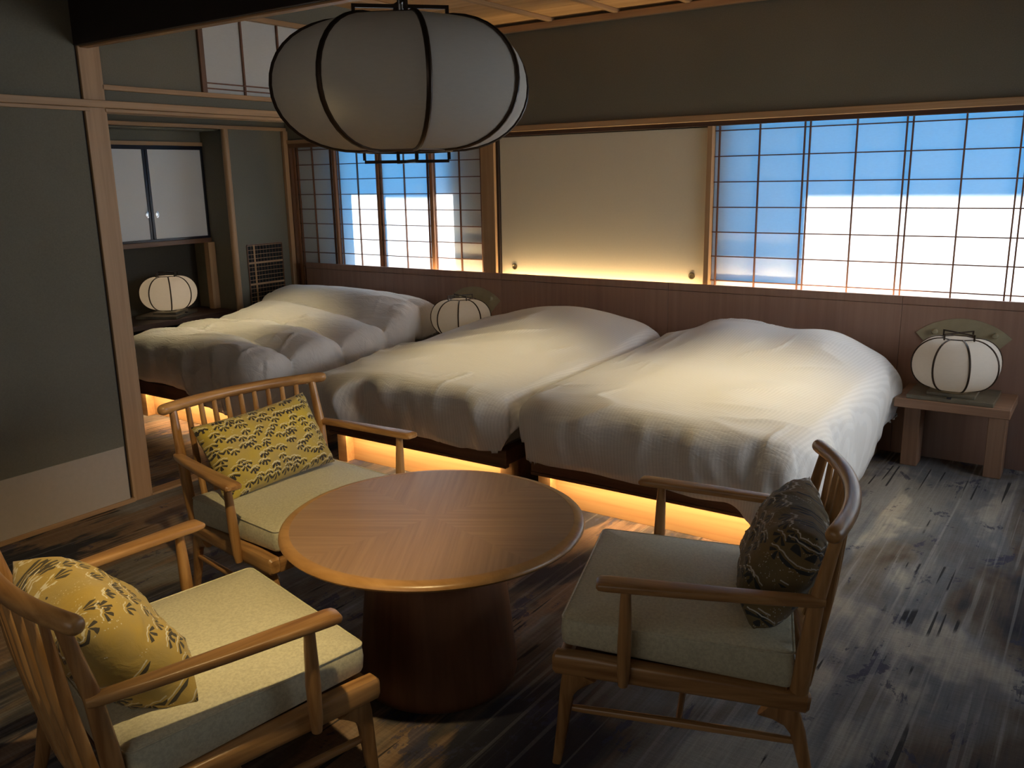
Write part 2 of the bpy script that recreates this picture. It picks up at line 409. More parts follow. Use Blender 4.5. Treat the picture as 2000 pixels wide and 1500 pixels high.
struct('ceiling_front', 'darkceil', XL - 0.1, 1.4, -1.8, 2.37, ZF, ZF + 0.1)
# beam across the room
bm_ = empty('trim_2', kind='structure')
bx('beam_face', 'beam', XL - 0.05, 1.4, 2.372, 2.395, 2.222, 2.8, bm_, bev=0.002)
bx('beam_core', 'trimX', XL - 0.05, 1.4, 2.395, 2.44, 2.215, 2.8, bm_, bev=0.003)
# back wall (outer shell with the two window openings), room side plaster
wb = empty('wall_back', kind='structure')
for (a, b, c, d) in ((-6.7, 1.4, 1.99, 2.72), (-6.7, -5.42, 0.0, 1.99), (-4.285, -2.035, 0.0, 1.99), (1.0, 1.4, 0.0, 1.99), (-5.42, -4.285, 0.0, 0.80), (-2.035, 1.0, 0.0, 0.80)):
    bx('wall_panel', 'ext', a, b, YW + 0.12, YW + 0.20, c, d, wb)
bx('plaster_upper', 'plaster', -6.05, 1.4, YW, YW + 0.12, 1.944, 2.8, wb)
bx('plaster_pier', 'plaster', -3.775, -2.17, YW + 0.05, YW + 0.12, 0.0, 1.944, wb)
# the storm-shutter box and the eave outside cut the sun that reaches the paper
ex = empty('trim_3', kind='structure')
bx('shutter_box', 'ext', -3.1, -2.035, YW + 0.20, 5.955, 0.3, 2.2, ex)
bx('eave', 'ext', -7.5, 2.2, YW + 0.20, 6.43, 2.757, 2.86, ex)
bx('outer_sill', 'ext', -6.7, 1.4, YW + 0.18, YW + 0.34, 0.70, 0.76, ex)
wr_ = empty('wall_right', kind='structure')
for a, b, c, d in ((-1.8, 2.7, 0, 2.8), (4.9, 5.5, 0, 2.8), (2.7, 4.9, 0, 0.8), (2.7, 4.9, 1.9, 2.8)): bx('plaster', 'plaster', 1.3, 1.4, a, b, c, d, wr_)
w4 = empty('window_4', kind='structure')
bx('paper', 'paper', 1.310, 1.311, 2.7, 4.9, 0.8, 1.9, w4)
for i in range(9): bx('muntin', 'shoji_wood', 1.296, 1.309, 2.7 + 0.275 * i - 0.004, 2.7 + 0.275 * i + 0.004, 0.8, 1.9, w4)
for i in range(8): bx('muntin', 'shoji_wood', 1.298, 1.309, 2.7, 4.9, 0.8 + 0.157 * i - 0.003, 0.8 + 0.157 * i + 0.003, w4)
struct('wall_front', 'plaster', -4.2, 1.4, -1.9, -1.8, 0, 2.8)
# left wall with pale lower band
wl = empty('wall_left', kind='structure')
bx('plaster', 'plaster', XL - 0.12, XL - 0.004, -1.8, YP - 0.012, 0.30, 2.8, wl)
bx('lower_band', 'band', XL - 0.12, XL, -1.8, YP - 0.016, 0.0, 0.302, wl, bev=0.001)
bx('shadow_gap', 'beam', XL - 0.12, XL - 0.012, YP - 0.016, YP, 0.0, 2.3, wl)  # dark strip standing in for the shade beside the post
struct('baseboard_left', 'trimY', XL - 0.02, XL + 0.012, -1.8, YP + 0.005, 0.0, 0.022, bev=0.002)
struct('trim_4', 'trimY', XL - 0.075, XL + 0.004, YP + 0.1, YW - 0.02, 0.0, 0.012, bev=0.001)       # floor sill of the opening
struct('trim_5', 'trimZ', XL - 0.115, XL + 0.004, YP, YP + 0.108, 0.0, 2.8, bev=0.002)              # post
# lintel rails over the opening, running on over the wall
ng = empty('trim_6', kind='structure')
bx('rail', 'trimY', XL - 0.02, XL + 0.030, -1.8, YW, 1.952, 1.985, ng, bev=0.002)
bx('lower_lip', 'trimY', XL - 0.02, XL + 0.014, -1.8, YP + 0.02, 1.935, 1.951, ng, bev=0.001)
bx('lintel', 'trimY', XL - 0.10, XL + 0.010, YP + 0.1, YW, 1.934, 1.951, ng, bev=0.002)
kk = empty('wall_partition', kind='structure')
bx('plaster_strip', 'plaster', XL - 0.09, XL - 0.02, YP + 0.1, YW, 1.98, 2.045, kk)
bx('plaster_upper', 'plaster', XL - 0.09, XL - 0.02, YP + 0.1, 3.075, 2.045, 2.8, kk)
bx('plaster_over_transom', 'plaster', XL - 0.09, XL - 0.02, 3.075, YW, 2.47, 2.8, kk)
bx('plaster_end', 'plaster', XL - 0.09, XL - 0.02, 4.62, YW, 2.045, 2.8, kk)
struct('trim_7', 'trimY', XL - 0.05, XL + 0.004, YP + 0.1, YW, 2.036, 2.060, bev=0.002)
struct('trim_8', 'trimY', XL - 0.05, XL + 0.004, 3.05, YW, 2.455, 2.48, bev=0.002)
# transom shoji
w3 = empty('window_3', kind='structure')
bx('frame_stile', 'walnutZ', XL - 0.045, XL - 0.004, 3.055, 3.085, 2.06, 2.455, w3, bev=0.002)
bx('frame_stile', 'walnutZ', XL - 0.045, XL - 0.004, 4.60, 4.63, 2.06, 2.455, w3, bev=0.002)
bx('paper', 'paper', XL - 0.034, XL - 0.032, 3.085, 4.60, 2.062, 2.455, w3)
for y in (3.345, 3.60, 3.86, 4.12, 4.37): bx('muntin', 'shoji_wood', XL - 0.031, XL - 0.019, y - 0.005, y + 0.005, 2.06, 2.455, w3)
for z in (2.085, 2.112): bx('muntin', 'shoji_wood', XL - 0.031, XL - 0.021, 3.085, 4.60, z - 0.003, z + 0.003, w3)
# side room shell
struct('wall_south', 'plaster', -6.6, XL - 0.1, YP - 0.05, YP + 0.06, 0, 2.8)
wa = empty('wall_alcove', kind='structure')
bx('plaster_upper', 'plaster', XA - 0.10, XA, YP, YW + 0.1, 2.01, 2.8, wa)
bx('plaster_right', 'plaster', XA - 0.10, XA, 4.69, YW + 0.1, 0.0, 2.012, wa)
bx('plaster_left', 'plaster', XA - 0.10, XA, YP, 3.0, 0.0, 2.012, wa)
bx('recess_top', 'plaster', XA - 0.60, XA - 0.09, 2.9, 4.75, 2.0, 2.1, wa)
bx('recess_header', 'plaster', XA - 0.60, XA - 0.305, 2.9, 4.70, 1.918, 2.0, wa)
bx('recess_side', 'plaster', XA - 0.60, XA - 0.02, 4.67, 4.76, 0.0, 2.0, wa)
bx('recess_side', 'plaster', XA - 0.60, XA - 0.02, 2.92, 3.0, 0.0, 2.0, wa)
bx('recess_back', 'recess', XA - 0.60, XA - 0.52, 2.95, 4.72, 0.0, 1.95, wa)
struct('trim_9', 'trimY', XA - 0.05, XA + 0.02, YP, YW, 2.010, 2.038, bev=0.002)
struct('trim_10', 'trimY', XA - 0.33, XA - 0.285, 2.95, 4.70, 1.888, 1.918, bev=0.002)
# round alcove post
bm = B(); sweep(bm, [(XA + 0.005, 4.672, z) for z in (0, 0.6, 1.2, 2.01)], 0.028, 0.028, up=(1, 0, 0), n=16)
prop(fin('trim_11', bm, 'trimZ'), kind='structure')
struct('trim_12', 'trimZ', XA - 0.30, XA - 0.24, 4.60, 4.668, 0.56, 1.115, bev=0.002)
struct('trim_13', 'trimZ', XA + 0.001, XA + 0.035, YW - 0.05, YW, 0.0, 2.01, bev=0.002)            # corner strip
# back wall rail and window frames
struct('trim_14', 'trimX', -3.93, 1.4, YW - 0.035, YW + 0.02, 1.905, 1.944, bev=0.003)
struct('trim_15', 'dark' + 'X', -3.78, 1.4, YW - 0.015, YW + 0.03, 1.878, 1.905, bev=0.001)
struct('trim_16', 'trimX', XA, -3.9, YW - 0.02, YW + 0.03, 1.905, 1.935, bev=0.002)
struct('trim_17', 'trimZ', -3.905, -3.785, YW - 0.03, YW + 0.10, 0.0, 1.944, bev=0.003)             # post between the windows
struct('trim_18', 'beam', -3.785, -3.765, YW - 0.004, YW + 0.08, 0.0, 1.90)

def muntin_v(x, z0, z1, y, parent, wd=0.0045):
    return bx('muntin', 'shoji_wood', x - wd, x + wd, y - 0.016, y - 0.0015, z0, z1, parent)
def muntin_h(z, x0, x1, y, parent, wd=0.0032):
    return bx('muntin', 'shoji_wood', x0, x1, y - 0.014, y - 0.0015, z - wd, z + wd, parent)
# window_1: four shoji sashes at the left
w1 = empty('window_1', kind='structure')
bx('frame_head', 'walnutX', -5.975, -3.905, YW - 0.01, YW + 0.07, 1.872, 1.905, w1, bev=0.002)
bx('frame_jamb', 'walnutZ', -5.975, -5.945, YW - 0.01, YW + 0.07, 0.40, 1.872, w1, bev=0.002)
bx('frame_sill', 'walnutX', -5.975, -3.905, YW - 0.01, YW + 0.07, 0.38, 0.41, w1, bev=0.002)
ROWS = [1.85 - 0.1227 * i for i in range(12)]
SASH = [(-5.945, -5.445, -5.713, 0), (-5.480, -4.930, -5.215, 1), (-4.988, -4.402, -4.693, 0), (-4.455, -3.905, -4.160, 1)]
for x0, x1, xm, dpt in SASH:
    y = YW + 0.035 + 0.024 * dpt * 0
    if dpt: y = YW + 0.055
    s = empty('sash'); s.parent = w1
    sw = 0.030
    bx('stile', 'stilewood', x0, x0 + sw, y - 0.018, y + 0.006, 0.41, 1.872, s, bev=0.001)
    bx('stile', 'stilewood', x1 - sw, x1, y - 0.018, y + 0.006, 0.41, 1.872, s, bev=0.001)
    bx('paper', 'paper', x0 + sw, x1 - sw, y + 0.0008, y + 0.0012, 0.41, 1.872, s)
    for xx in (x0 + sw + 0.024, xm, x1 - sw - 0.024): muntin_v(xx, 0.41, 1.872, y, s, 0.0035)
    for z in ROWS: muntin_h(z, x0 + sw, x1 - sw, y, s)
# window_2: wide shoji at the right
w2 = empty('window_2', kind='structure')
bx('frame_jamb', 'trimZ', -2.172, -2.138, YW - 0.02, YW + 0.10, 0.0, 1.878, w2, bev=0.002)
ROW2 = [1.849, 1.696, 1.542, 1.388, 1.235, 1.084, 0.931]
for k in range(6):
    x0 = -2.13 + 0.552 * k - (0.0 if k else 0.008); x1 = -2.13 + 0.552 * (k + 1)
    x0 = [-2.138, -1.5745, -1.0215, -0.4675, 0.0865, 0.64][k]; x1 = [-1.5745, -1.0215, -0.4675, 0.0865, 0.64, 1.0][k]
    s = empty('sash'); s.parent = w2
    y = YW + 0.035
    bx('paper', 'paper', x0, x1, y + 0.0008, y + 0.0012, 0.80, 1.878, s)
    for xx in (x0 + 0.0155 + (0.014 if k == 0 else 0), (x0 + x1) / 2, x1 - 0.0155): muntin_v(xx, 0.80, 1.878, y, s, 0.004)
    for z in ROW2: muntin_h(z, x0, x1, y, s)
# cream sliding panel between the windows
d1 = empty('door_1', kind='structure')
bx('panel', 'fusuma', -3.760, -2.178, YW + 0.012, YW + 0.036, 0.72, 1.872, d1, bev=0.002)
for x, z in ((-3.645, 0.955), (-2.262, 0.952)):
    bm = B(); lathe(bm, [(0.0215, 0), (0.0215, 0.004), (0.0165, 0.005), (0.0150, 0.0015), (0.004, 0.0012)], 24)
    o = fin('finger_pull', bm, 'pull', d1); o.matrix_local = Matrix.Translation((x, YW + 0.012, z)) @ Matrix.Rotation(PI / 2, 4, 'X')

# ------------------------------------------------------------------ headboard with light slot
hb = empty('headboard', (-5.79, YH, 0), label='long low wooden headboard panel running under the windows behind all the beds', cat='headboard')
def hbx(name, mat, a, b, c, d, e, f, bev=0.001, **k):
    return bx(name, mat, a + 5.79, b + 5.79, c - YH, d - YH, e, f, hb, bev=bev, **k)
segs = [-5.79, -3.72, -2.39, -0.97, 1.30]
for a, b in zip(segs, segs[1:]):
    hbx('panel', 'headboard', a + 0.0012, b - 0.0012, YH, YH + 0.012, 0.0, 0.862)
    hbx('top_strip', 'headboard', a + 0.0012, b - 0.0012, YH - 0.002, YH + 0.012, 0.865, 0.910)
hbx('core', 'headboard', -5.79, 1.30, YH + 0.012, YH + 0.022, 0.0, 0.9095, 0.0)
hbx('end_panel', 'headboard', -5.79, -5.772, YH + 0.022, YW - 0.001, 0.0, 0.905)
hbx('ledge', 'dark' + 'X', -5.77, 1.30, YH + 0.022, YW - 0.006, 0.80, 0.815)
for x0, x1 in ((-3.74, -2.20), (-4.5, -3.78), (-2.1, -0.9)):
    l = add_light('headboard_led', 'AREA', ((x0 + x1) / 2, YH + 0.040, 0.825), 4.2 * (x1 - x0), (1.0, 0.72, 0.36), aim=((x0 + x1) / 2, YH + 0.058, 1.2), shape='RECTANGLE', size=(x1 - x0), size_y=0.012)
    l.rotation_euler = (math.radians(180 - 13), 0, 0)

# ------------------------------------------------------------------ beds
def make_bed(label, x0, x1):
    y0, y1 = 3.38, 5.20
    r = empty('bed', ((x0 + x1) / 2, y0, 0), label=label, cat='bed', group='three beds along the headboard')
    hw = (x1 - x0) / 2
    L = y1 - y0
    bx('frame', 'walnutX', -hw, hw, 0, L, 0.197, 0.275, r, bev=0.003)
    bx('frame_lip', 'walnutX', -hw, hw, -0.004, 0.03, 0.182, 0.198, r, bev=0.002)
    bx('plinth', 'plinth', -hw + 0.05, hw - 0.05, 0.115, L - 0.02, 0.0, 0.197, r, bev=0.001)
    for s in (-1, 1):
        bx('leg', 'plinth', s * (hw - 0.04) - 0.035, s * (hw - 0.04) + 0.035, 0.055, 0.115, 0.0, 0.197, r, bev=0.001)
    bx('mattress', 'mattress', -hw + 0.02, hw - 0.02, 0.02, L - 0.02, 0.275, 0.46, r, bev=0.03)
    # the warm strip light under the foot edge
    for xx in (0,):
        l = add_light('bed_led', 'AREA', (0, 0, 0), 3.2 * (x1 - x0), (1.0, 0.66, 0.33), shape='RECTANGLE', size=(x1 - x0) - 0.16, size_y=0.012)
        l.parent = r; l.location = (0, 0.045, 0.192); l.rotation_euler = (math.radians(-4), 0, 0)
    return r
make_bed('low wooden bed farthest left, half in the side room beyond the post', -5.60, -4.25)
make_bed('low wooden bed in the middle of the three, warm light under its foot', -3.64, -2.395)
make_bed('low wooden bed on the right, next to the nightstand with the large lantern', -2.245, -0.98)

def fbm(p, o=3):
    s = 0; a = 1; t = 0
    for i in range(o):
        s += a * noise.noise(p); t += a; a *= 0.5; p = p * 2.03 + Vector((3.1, 1.7, 0.3))
    return s / t
def ridge(p):
    return (1 - min(1, abs(noise.noise(p)) * 2.2)) ** 3
def smooth(a, b, x):
    t = max(0, min(1, (x - a) / (b - a))); return t * t * (3 - 2 * t)
def duvet(label, x0, x1, y0, y1, topf, hemf, mat, seed, amin=-1.0, amax=1.0, NX=170, NY=210, wr=1.0, chambers=(), rolls=None, inl=0.0, inr=0.0):
    bm = B()
    # horizontal extent reached by the parameter cut
    def fm(m):
        if m < 0.7: return m * (0.87 / 0.7), 0.0
        ph = (m - 0.7) / 0.3
        return 0.87 + 0.13 * math.sin(min(ph, 1) * PI / 2 * 1.42), ph
    ea = fm(abs(amin))[0]; eb = fm(amax)[0]
    grid = []
    sd = Vector((seed * 7.3, seed * 3.1, seed * 1.9))
    for j in range(NY + 1):
        b = -1 + 2 * j / NY
        row = []
        for i in range(NX + 1):
            a = amin + (amax - amin) * i / NX
            m = (abs(a) ** 10 + abs(b) ** 10) ** (1 / 10)
            f, ph = fm(min(m, 1.0)) if m > 1e-6 else (0, 0)
            k = f / m if m > 1e-6 else 1.0
            ax, by = a * k, b * k
            x = x0 + (x1 - x0) * (ax + ea) / (ea + eb)
            y = y0 + (y1 - y0) * (by + 1) / 2
            head = smooth(4.58, 4.80, y)
            x += head * (inl * max(0, -ax) ** 3 - inr * max(0, ax) ** 3)
            top = topf(x, y); hem = hemf(x, y, ax, by)
            g = max(0.0, math.cos(min(ph, 1) * PI / 2)) ** 0.75 if ph > 0 else 1.0
            z = hem + (top - hem) * g
            p = Vector((x, y, z))
            # large softness, long soft folds, gathered folds down the sides
            q = Vector((x * 1.6, y * 1.3, z)) + sd
            dz = 0.022 * fbm(q) * (1 - 0.5 * ph)
            q2 = Vector((x * 1.2 + y * 0.9, (y - x * 0.35) * 4.2, z * 2)) + sd * 1.3
            msk = smooth(-0.15, 0.35, noise.noise(Vector((x * 1.4, y * 1.1, seed))))
            dz += 0.014 * wr * 1.5 * ridge(q2 + 0.35 * Vector((noise.noise(q * 1.7), noise.noise(q * 1.7 + Vector((5, 0, 0))), 0))) * msk * (1 - ph * 0.6)
            q3 = Vector((x * 5.5 - y * 1.5, y * 2.2 + x * 1.0, seed * 2)) + sd
            r3 = (1 - min(1, abs(noise.noise(q3 + 0.5 * Vector((noise.noise(q * 2.3), noise.noise(q * 2.1 + Vector((0, 7, 0))), 0)))) * 3.2)) ** 3
            dz += 0.011 * wr * r3 * smooth(0.0, 0.4, noise.noise(Vector((x * 2.3 + 9, y * 2.0, seed)))) * (1 - 0.5 * ph)
            for (cy, sl, wd, dp) in chambers:
                d = (y - cy - sl * (x - x0)) / wd
                dz -= dp * math.exp(-d * d) * (0.55 + 0.45 * (x - x0) / (x1 - x0)) * (1 - ph)
            nx, ny = (ax, by) if m > 0 else (0, 0)
            out = Vector((math.copysign(abs(a) ** 6, a), math.copysign(abs(b) ** 6, b), 0))
            if out.length > 0: out.normalize()
            per = (x if abs(b) > abs(a) else y)
            if rolls:
                rl = abs(math.sin(PI * (y - rolls[0] + 0.10 * (x - x0)) / rolls[1])) ** 0.55
                rw = rolls[2] * smooth(y1, y1 - 0.55, y) * (0.30 + 0.70 * smooth(x0 + 0.3, x1, x))
                dz += rw * (rl - 0.75) * (1 - 0.45 * ph)
                p += out * (0.9 * rw * (rl - 0.8) * smooth(0.0, 0.5, ph))
            hemw = 0.022 * noise.noise(Vector((per * 4.0, seed * 3.0, 1.0)))
            p.z += hemw * smooth(0.5, 1.0, ph)
            fm_ = 0.35 + 1.1 * smooth(-0.25, 0.45, noise.noise(Vector((per * 2.1, seed * 5.0, 3.0))))
            wrp = per + 0.05 * noise.noise(Vector((per * 3.0, z * 5.0, seed)))
            fold = fm_ * (noise.noise(Vector((wrp * 5.2 + 0.9 * z, seed * 2.0, z * 1.6))) + 0.55 * noise.noise(Vector((wrp * 12.5, seed + 4.0, z * 2.6))))
            sp = smooth(0.05, 0.75, ph)
            p += out * ((0.042 + 0.03 * smooth(0, 0.5, -b)) * wr * fold * sp)
            p.z += dz + 0.018 * wr * fold * sp * (1 - g)
            row.append(bm.verts.new(p))
        grid.append(row)
    for j in range(NY):
        for i in range(NX):
            bm.faces.new((grid[j][i], grid[j][i + 1], grid[j + 1][i + 1], grid[j + 1][i]))
    o = fin('duvet', bm, mat, smooth=0)
    for p in o.data.polygons: p.use_smooth = True
    # move the origin to the duvet's own place
    c = Vector(((x0 + x1) / 2, (y0 + y1) / 2, 0.28))
    o.data.transform(Matrix.Translation(-c)); o.location = c
    md = o.modifiers.new('thick', 'SOLIDIFY'); md.thickness = 0.012; md.offset = -1
    return prop(o, label, 'duvet', 'three white duvets')
def gauss(x, c, s): return math.exp(-((x - c) / s) ** 2)
def crown(x, x0, x1, amt, p=2.4):
    t = abs((x - (x0 + x1) / 2) / ((x1 - x0) / 2)); return -amt * t ** p
def top1(x, y):
    z = 0.605 + crown(x, -5.72, -4.12, 0.055) + 0.155 * gauss(y, 4.86, 0.34) * (1 - 0.25 * gauss(x, -4.2, 0.3)) + 0.02 * smooth(3.4, 4.0, y)
    return z
def hem1(x, y, a, b): return 0.30 + 0.15 * smooth(4.62, 4.82, y) * smooth(-4.6, -4.3, x) - 0.16 * smooth(-5.2, -4.3, x) * smooth(4.2, 3.4, y)
duvet('plain white puffy duvet in soft cross rolls on the far left bed', -5.72, -4.13, 3.32, 5.19, top1, hem1, 'duvet_plain', 1.3, rolls=(3.34, 0.43, 0.11), wr=1.0, inr=0.06)
def top2(x, y):
    return 0.585 + 0.14 * gauss(y, 4.92, 0.36) * gauss(x, -2.98, 0.75) + crown(x, -3.88, -1.95, 0.10, 2.0) + 0.03 * smooth(3.3, 4.2, y) + 0.02 * gauss(x, -3.0, 0.3) * gauss(y, 4.3, 0.3)
def hem2(x, y, a, b): return 0.275 + 0.17 * smooth(4.62, 4.82, y) * smooth(-3.3, -3.6, x)
duvet('white striped duvet on the middle bed, foot hem gathered in folds', -3.88, -2.300, 3.29, 5.16, top2, hem2, 'duvet', 2.7, amax=0.90, wr=1.25, inl=0.20)
def top3(x, y):
    return 0.585 + 0.125 * gauss(y, 4.92, 0.36) * (gauss(x, -1.80, 0.34) + 0.92 * gauss(x, -1.28, 0.26)) + crown(x, -2.75, -0.86, 0.06, 2.2) + 0.03 * smooth(3.3, 4.2, y)
def hem3(x, y, a, b): return 0.265 - 0.18 * smooth(-1.25, -0.95, x) * smooth(5.0, 4.1, y)
duvet('white striped duvet on the right bed, corner hanging near the floor', -2.345, -0.925, 3.28, 5.16, top3, hem3, 'duvet', 5.1, amin=-0.90, wr=1.0)

# ------------------------------------------------------------------ nightstands
def make_stand(x, label):
    r = empty('nightstand', (x, 4.86, 0), label=label, cat='nightstand', group='nightstands under the lanterns')
    bx('top', 'standX', -0.272, 0.272, 0, 0.375, 0.368, 0.418, r, bev=0.003)
    for s in (-1, 1):
        bx('leg', 'standZ', s * 0.205 - 0.042, s * 0.205 + 0.042, 0.17, 0.30, 0.0, 0.369, r, bev=0.003)
    return r
make_stand(-0.628, 'small wooden nightstand right of the beds, holding the large lantern')
make_stand(-3.93, 'small wooden nightstand between the left and middle beds, mostly hidden')

# ------------------------------------------------------------------ lanterns
def rib_pt(R, H, t, r0):
    c, s = math.cos(t), math.sin(t)
    return r0 + (R - r0) * abs(c) ** 0.92, H / 2 * math.copysign(abs(s) ** 0.96, s)
def lantern_body(r, R, H, zc, phase, rr):
    r0 = 0.36 * R; NT = 20
    for k in range(8):
        a0 = phase + k * PI / 4; a1 = a0 + PI / 4
        bm = B(); rows = []
        for i in range(NT + 1):
            t = -PI / 2 + PI * i / NT
            rad, z = rib_pt(R, H, t, r0)
            row = []
            for j in range(9):
                f = j / 8
                p = Vector((math.cos(a0), math.sin(a0), 0)) * (1 - f) + Vector((math.cos(a1), math.sin(a1), 0)) * f
                bulge = 1 + 0.028 * 4 * f * (1 - f)
                row.append(bm.verts.new((p.x * rad * bulge, p.y * rad * bulge, zc + z)))
            rows.append(row)
        for i in range(NT):
            for j in range(8): bm.faces.new((rows[i][j], rows[i][j + 1], rows[i + 1][j + 1], rows[i + 1][j]))
        fin('cloth_panel', bm, 'lampshade', r, smooth=60)
        bm = B(); pts = []
        for i in range(NT + 1):
            t = -PI / 2 + PI * i / NT
            rad, z = rib_pt(R * 1.004, H * 1.004, t, r0)
            pts.append((math.cos(a0) * rad, math.sin(a0) * rad, zc + z))
        sweep(bm, pts, rr * 0.8, rr, up=(-math.sin(a0), math.cos(a0), 0), n=8)
        fin('rib', bm, 'bronze', r)
    for s in (-1, 1):
        bm = B()
        sweep(bm, [(math.cos(phase + k * PI / 4) * r0, math.sin(phase + k * PI / 4) * r0, zc + s * H / 2) for k in range(8)], rr, rr, n=8, closed=True)
        fin('ring', bm, 'bronze', r)
        if s > 0:
            bm = B(); bm.faces.new([bm.verts.new((math.cos(phase + k * PI / 4) * r0, math.sin(phase + k * PI / 4) * r0, zc + s * H / 2)) for k in range(8)])
            fin('cloth_cap', bm, 'lampshade', r, smooth=0)
def loop_bar(bm, hx, z0, z1, ang, t):
    """a flat rectangular bail: two uprights and a bar, turned about z"""
    m = Matrix.Rotation(ang, 4, 'Z')
    box(bm, -hx, hx, -t, t, z1 - 2 * t, z1, mat=m)
    for s in (-1, 1): box(bm, s * hx - t, s * hx + t, -t, t, min(z0, z1), max(z0, z1), mat=m)
def make_table_lantern(loc, rz, label, power, ph):
    r = empty('table_lantern', loc, rz, label=label, cat='lamp', group='round cloth table lanterns')
    bx('base_plate', 'bronze_plate', -0.205, 0.205, -0.135, 0.195, 0.0, 0.022, r, bev=0.002)
    bx('upper_plate', 'bronze_plate', -0.115, 0.115, -0.095, 0.095, 0.022, 0.040, r, bev=0.002)
    bx('switch', 'black', -0.010, 0.010, -0.142, -0.120, 0.020, 0.030, r, bev=0.001)
    bm = B(); lathe(bm, [(0.05, 0.038), (0.05, 0.056)], 20); fin('neck', bm, 'bronze', r)
    lantern_body(r, 0.220, 0.265, 0.185, ph, 0.0052)
    for a in (ph + PI / 8 + 0.15, ph + PI / 8 + 0.15 + PI / 2):
        bm = B(); loop_bar(bm, 0.098, 0.316, 0.350, a, 0.0032); fin('handle', bm, 'bronze', r)
    l = add_light('lantern_bulb', 'POINT', (0, 0, 0), power, (1.0, 0.78, 0.52), shadow_soft_size=0.05)
    l.parent = r; l.location = (0, 0, 0.175)
    return r
make_table_lantern((-0.640, 5.008, 0.418), 0, 'round white cloth lantern on the nightstand right of the beds', 0.2, math.radians(-66))
make_table_lantern((-3.925, 5.008, 0.418), 0, 'round cream cloth lantern between the left and middle beds, lower half hidden', 0.3, math.radians(-57))
make_table_lantern((-6.265, 4.20, 0.558), PI / 2 + 0.55, 'round cloth lantern glowing in the dark wall alcove at the far left', 0.8, math.radians(-151.5))

# pendant lantern over the round table
pd = empty('pendant_lantern', (-1.765, 2.02, 1.859), 0, label='large round cloth pendant lantern with dark ribs hanging from the ceiling', cat='lamp')
va = math.atan2(-2.02, 1.765)           # direction from the lantern to the camera
lantern_body(pd, 0.372, 0.356, 0.0, va - math.radians(35), 0.0078)
for a in (va + PI / 2 + 0.10,):
    bm = B(); loop_bar(bm, 0.133, 0.178, 0.222, a, 0.005); fin('top_handle', bm, 'bronze', pd)
bm = B(); loop_bar(bm, 0.05, 0.178, 0.232, va + 0.3, 0.005); fin('top_handle', bm, 'bronze', pd)
for a, h in ((va + PI / 2 + 0.04, 0.124), (va + 0.22, 0.124)):
    bm = B(); loop_bar(bm, h, -0.176, -0.206, a, 0.0045)
    fin('foot_bail', bm, 'bronze', pd)
bm = B(); sweep(bm, [(0, 0, 0.178), (0, 0, 0.56)], 0.009, 0.009, up=(1, 0, 0), n=12); fin('hanging_rod', bm, 'chrome', pd)
bm = B(); lathe(bm, [(0.055, 0.56), (0.055, 0.591)], 24); fin('ceiling_rose', bm, 'bronze', pd)

# ------------------------------------------------------------------ fan-shaped switch plates on the headboard
def fan_plate(x, z, label, sc=1.0):
    r = empty('switch_plate', (x, YH, z), 0, label=label, cat='switch', group='fan-shaped brass switch plates')
    bm = B()
    Ro, Ri, half = 0.345, 0.215, math.radians(43)
    cz = -0.235
    out = []
    for i in range(25):
        a = -half + 2 * half * i / 24; out.append((Ro * math.sin(a), cz + Ro * math.cos(a)))
    for i in range(25):
        a = half - 2 * half * i / 24; out.append((Ri * math.sin(a), cz + Ri * math.cos(a)))
    f = [bm.verts.new((p[0], -0.006, p[1])) for p in out]; g = [bm.verts.new((p[0], -0.0005, p[1])) for p in out]
    n = len(out)
    for i in range(24):
        j = n - 1 - i
        bm.faces.new((f[i], f[i + 1], f[j - 1], f[j])); bm.faces.new((g[i], g[j], g[j - 1], g[i + 1]))
    for i in range(n): bm.faces.new((f[i], g[i], g[(i + 1) % n], f[(i + 1) % n]))
    fin('plate', bm, 'brass', r)
    for xx in (-0.140, 0.155):
        bm = B(); lathe(bm, [(0.016, 0), (0.016, 0.012), (0.011, 0.020), (0.004, 0.021)], 20)
        o = fin('knob', bm, 'brass', r); o.matrix_local = Matrix.Translation((xx, -0.006, 0.030)) @ Matrix.Rotation(PI / 2, 4, 'X')
    bm = B(); box(bm, 0.055, 0.088, -0.009, -0.005, -0.052, -0.036); fin('socket', bm, 'black', r)
    bm = B(); box(bm, -0.010, 0.012, -0.012, -0.005, 0.012, 0.020, 0.002); fin('toggle', bm, 'bronze', r)
    return r
fan_plate(-0.650, 0.695, 'fan-shaped brass switch plate above the nightstand right of the beds')
fan_plate(-3.965, 0.690, 'fan-shaped brass switch plate behind the lantern between the left and middle beds')

# ------------------------------------------------------------------ alcove: cabinet, counter, grille
cb = empty('wall_cabinet', (XA - 0.52, 3.0, 1.11), 0, label='wall cabinet with two white sliding doors in a black frame, in the alcove', cat='cabinet')
def cbx(name, mat, a, b, c, d, e, f, bev=0.001, parent=cb):
    return bx(name, mat, a - (XA - 0.52), b - (XA - 0.52), c - 3.0, d - 3.0, e - 1.11, f - 1.11, parent, bev=bev)
FX = XA - 0.30
cbx('bottom_board', 'walnutY', XA - 0.52, FX + 0.02, 3.0, 4.69, 1.112, 1.150, 0.002)
cbx('body', 'walnutY', XA - 0.52, FX - 0.03, 3.0, 4.68, 1.150, 1.888)
cbx('frame', 'black', FX - 0.03, FX + 0.008, 3.0, 4.67, 1.858, 1.888)
cbx('frame', 'black', FX - 0.03, FX + 0.008, 3.0, 4.67, 1.150, 1.168)
cbx('frame', 'black', FX - 0.03, FX + 0.008, 4.655, 4.67, 1.168, 1.858)
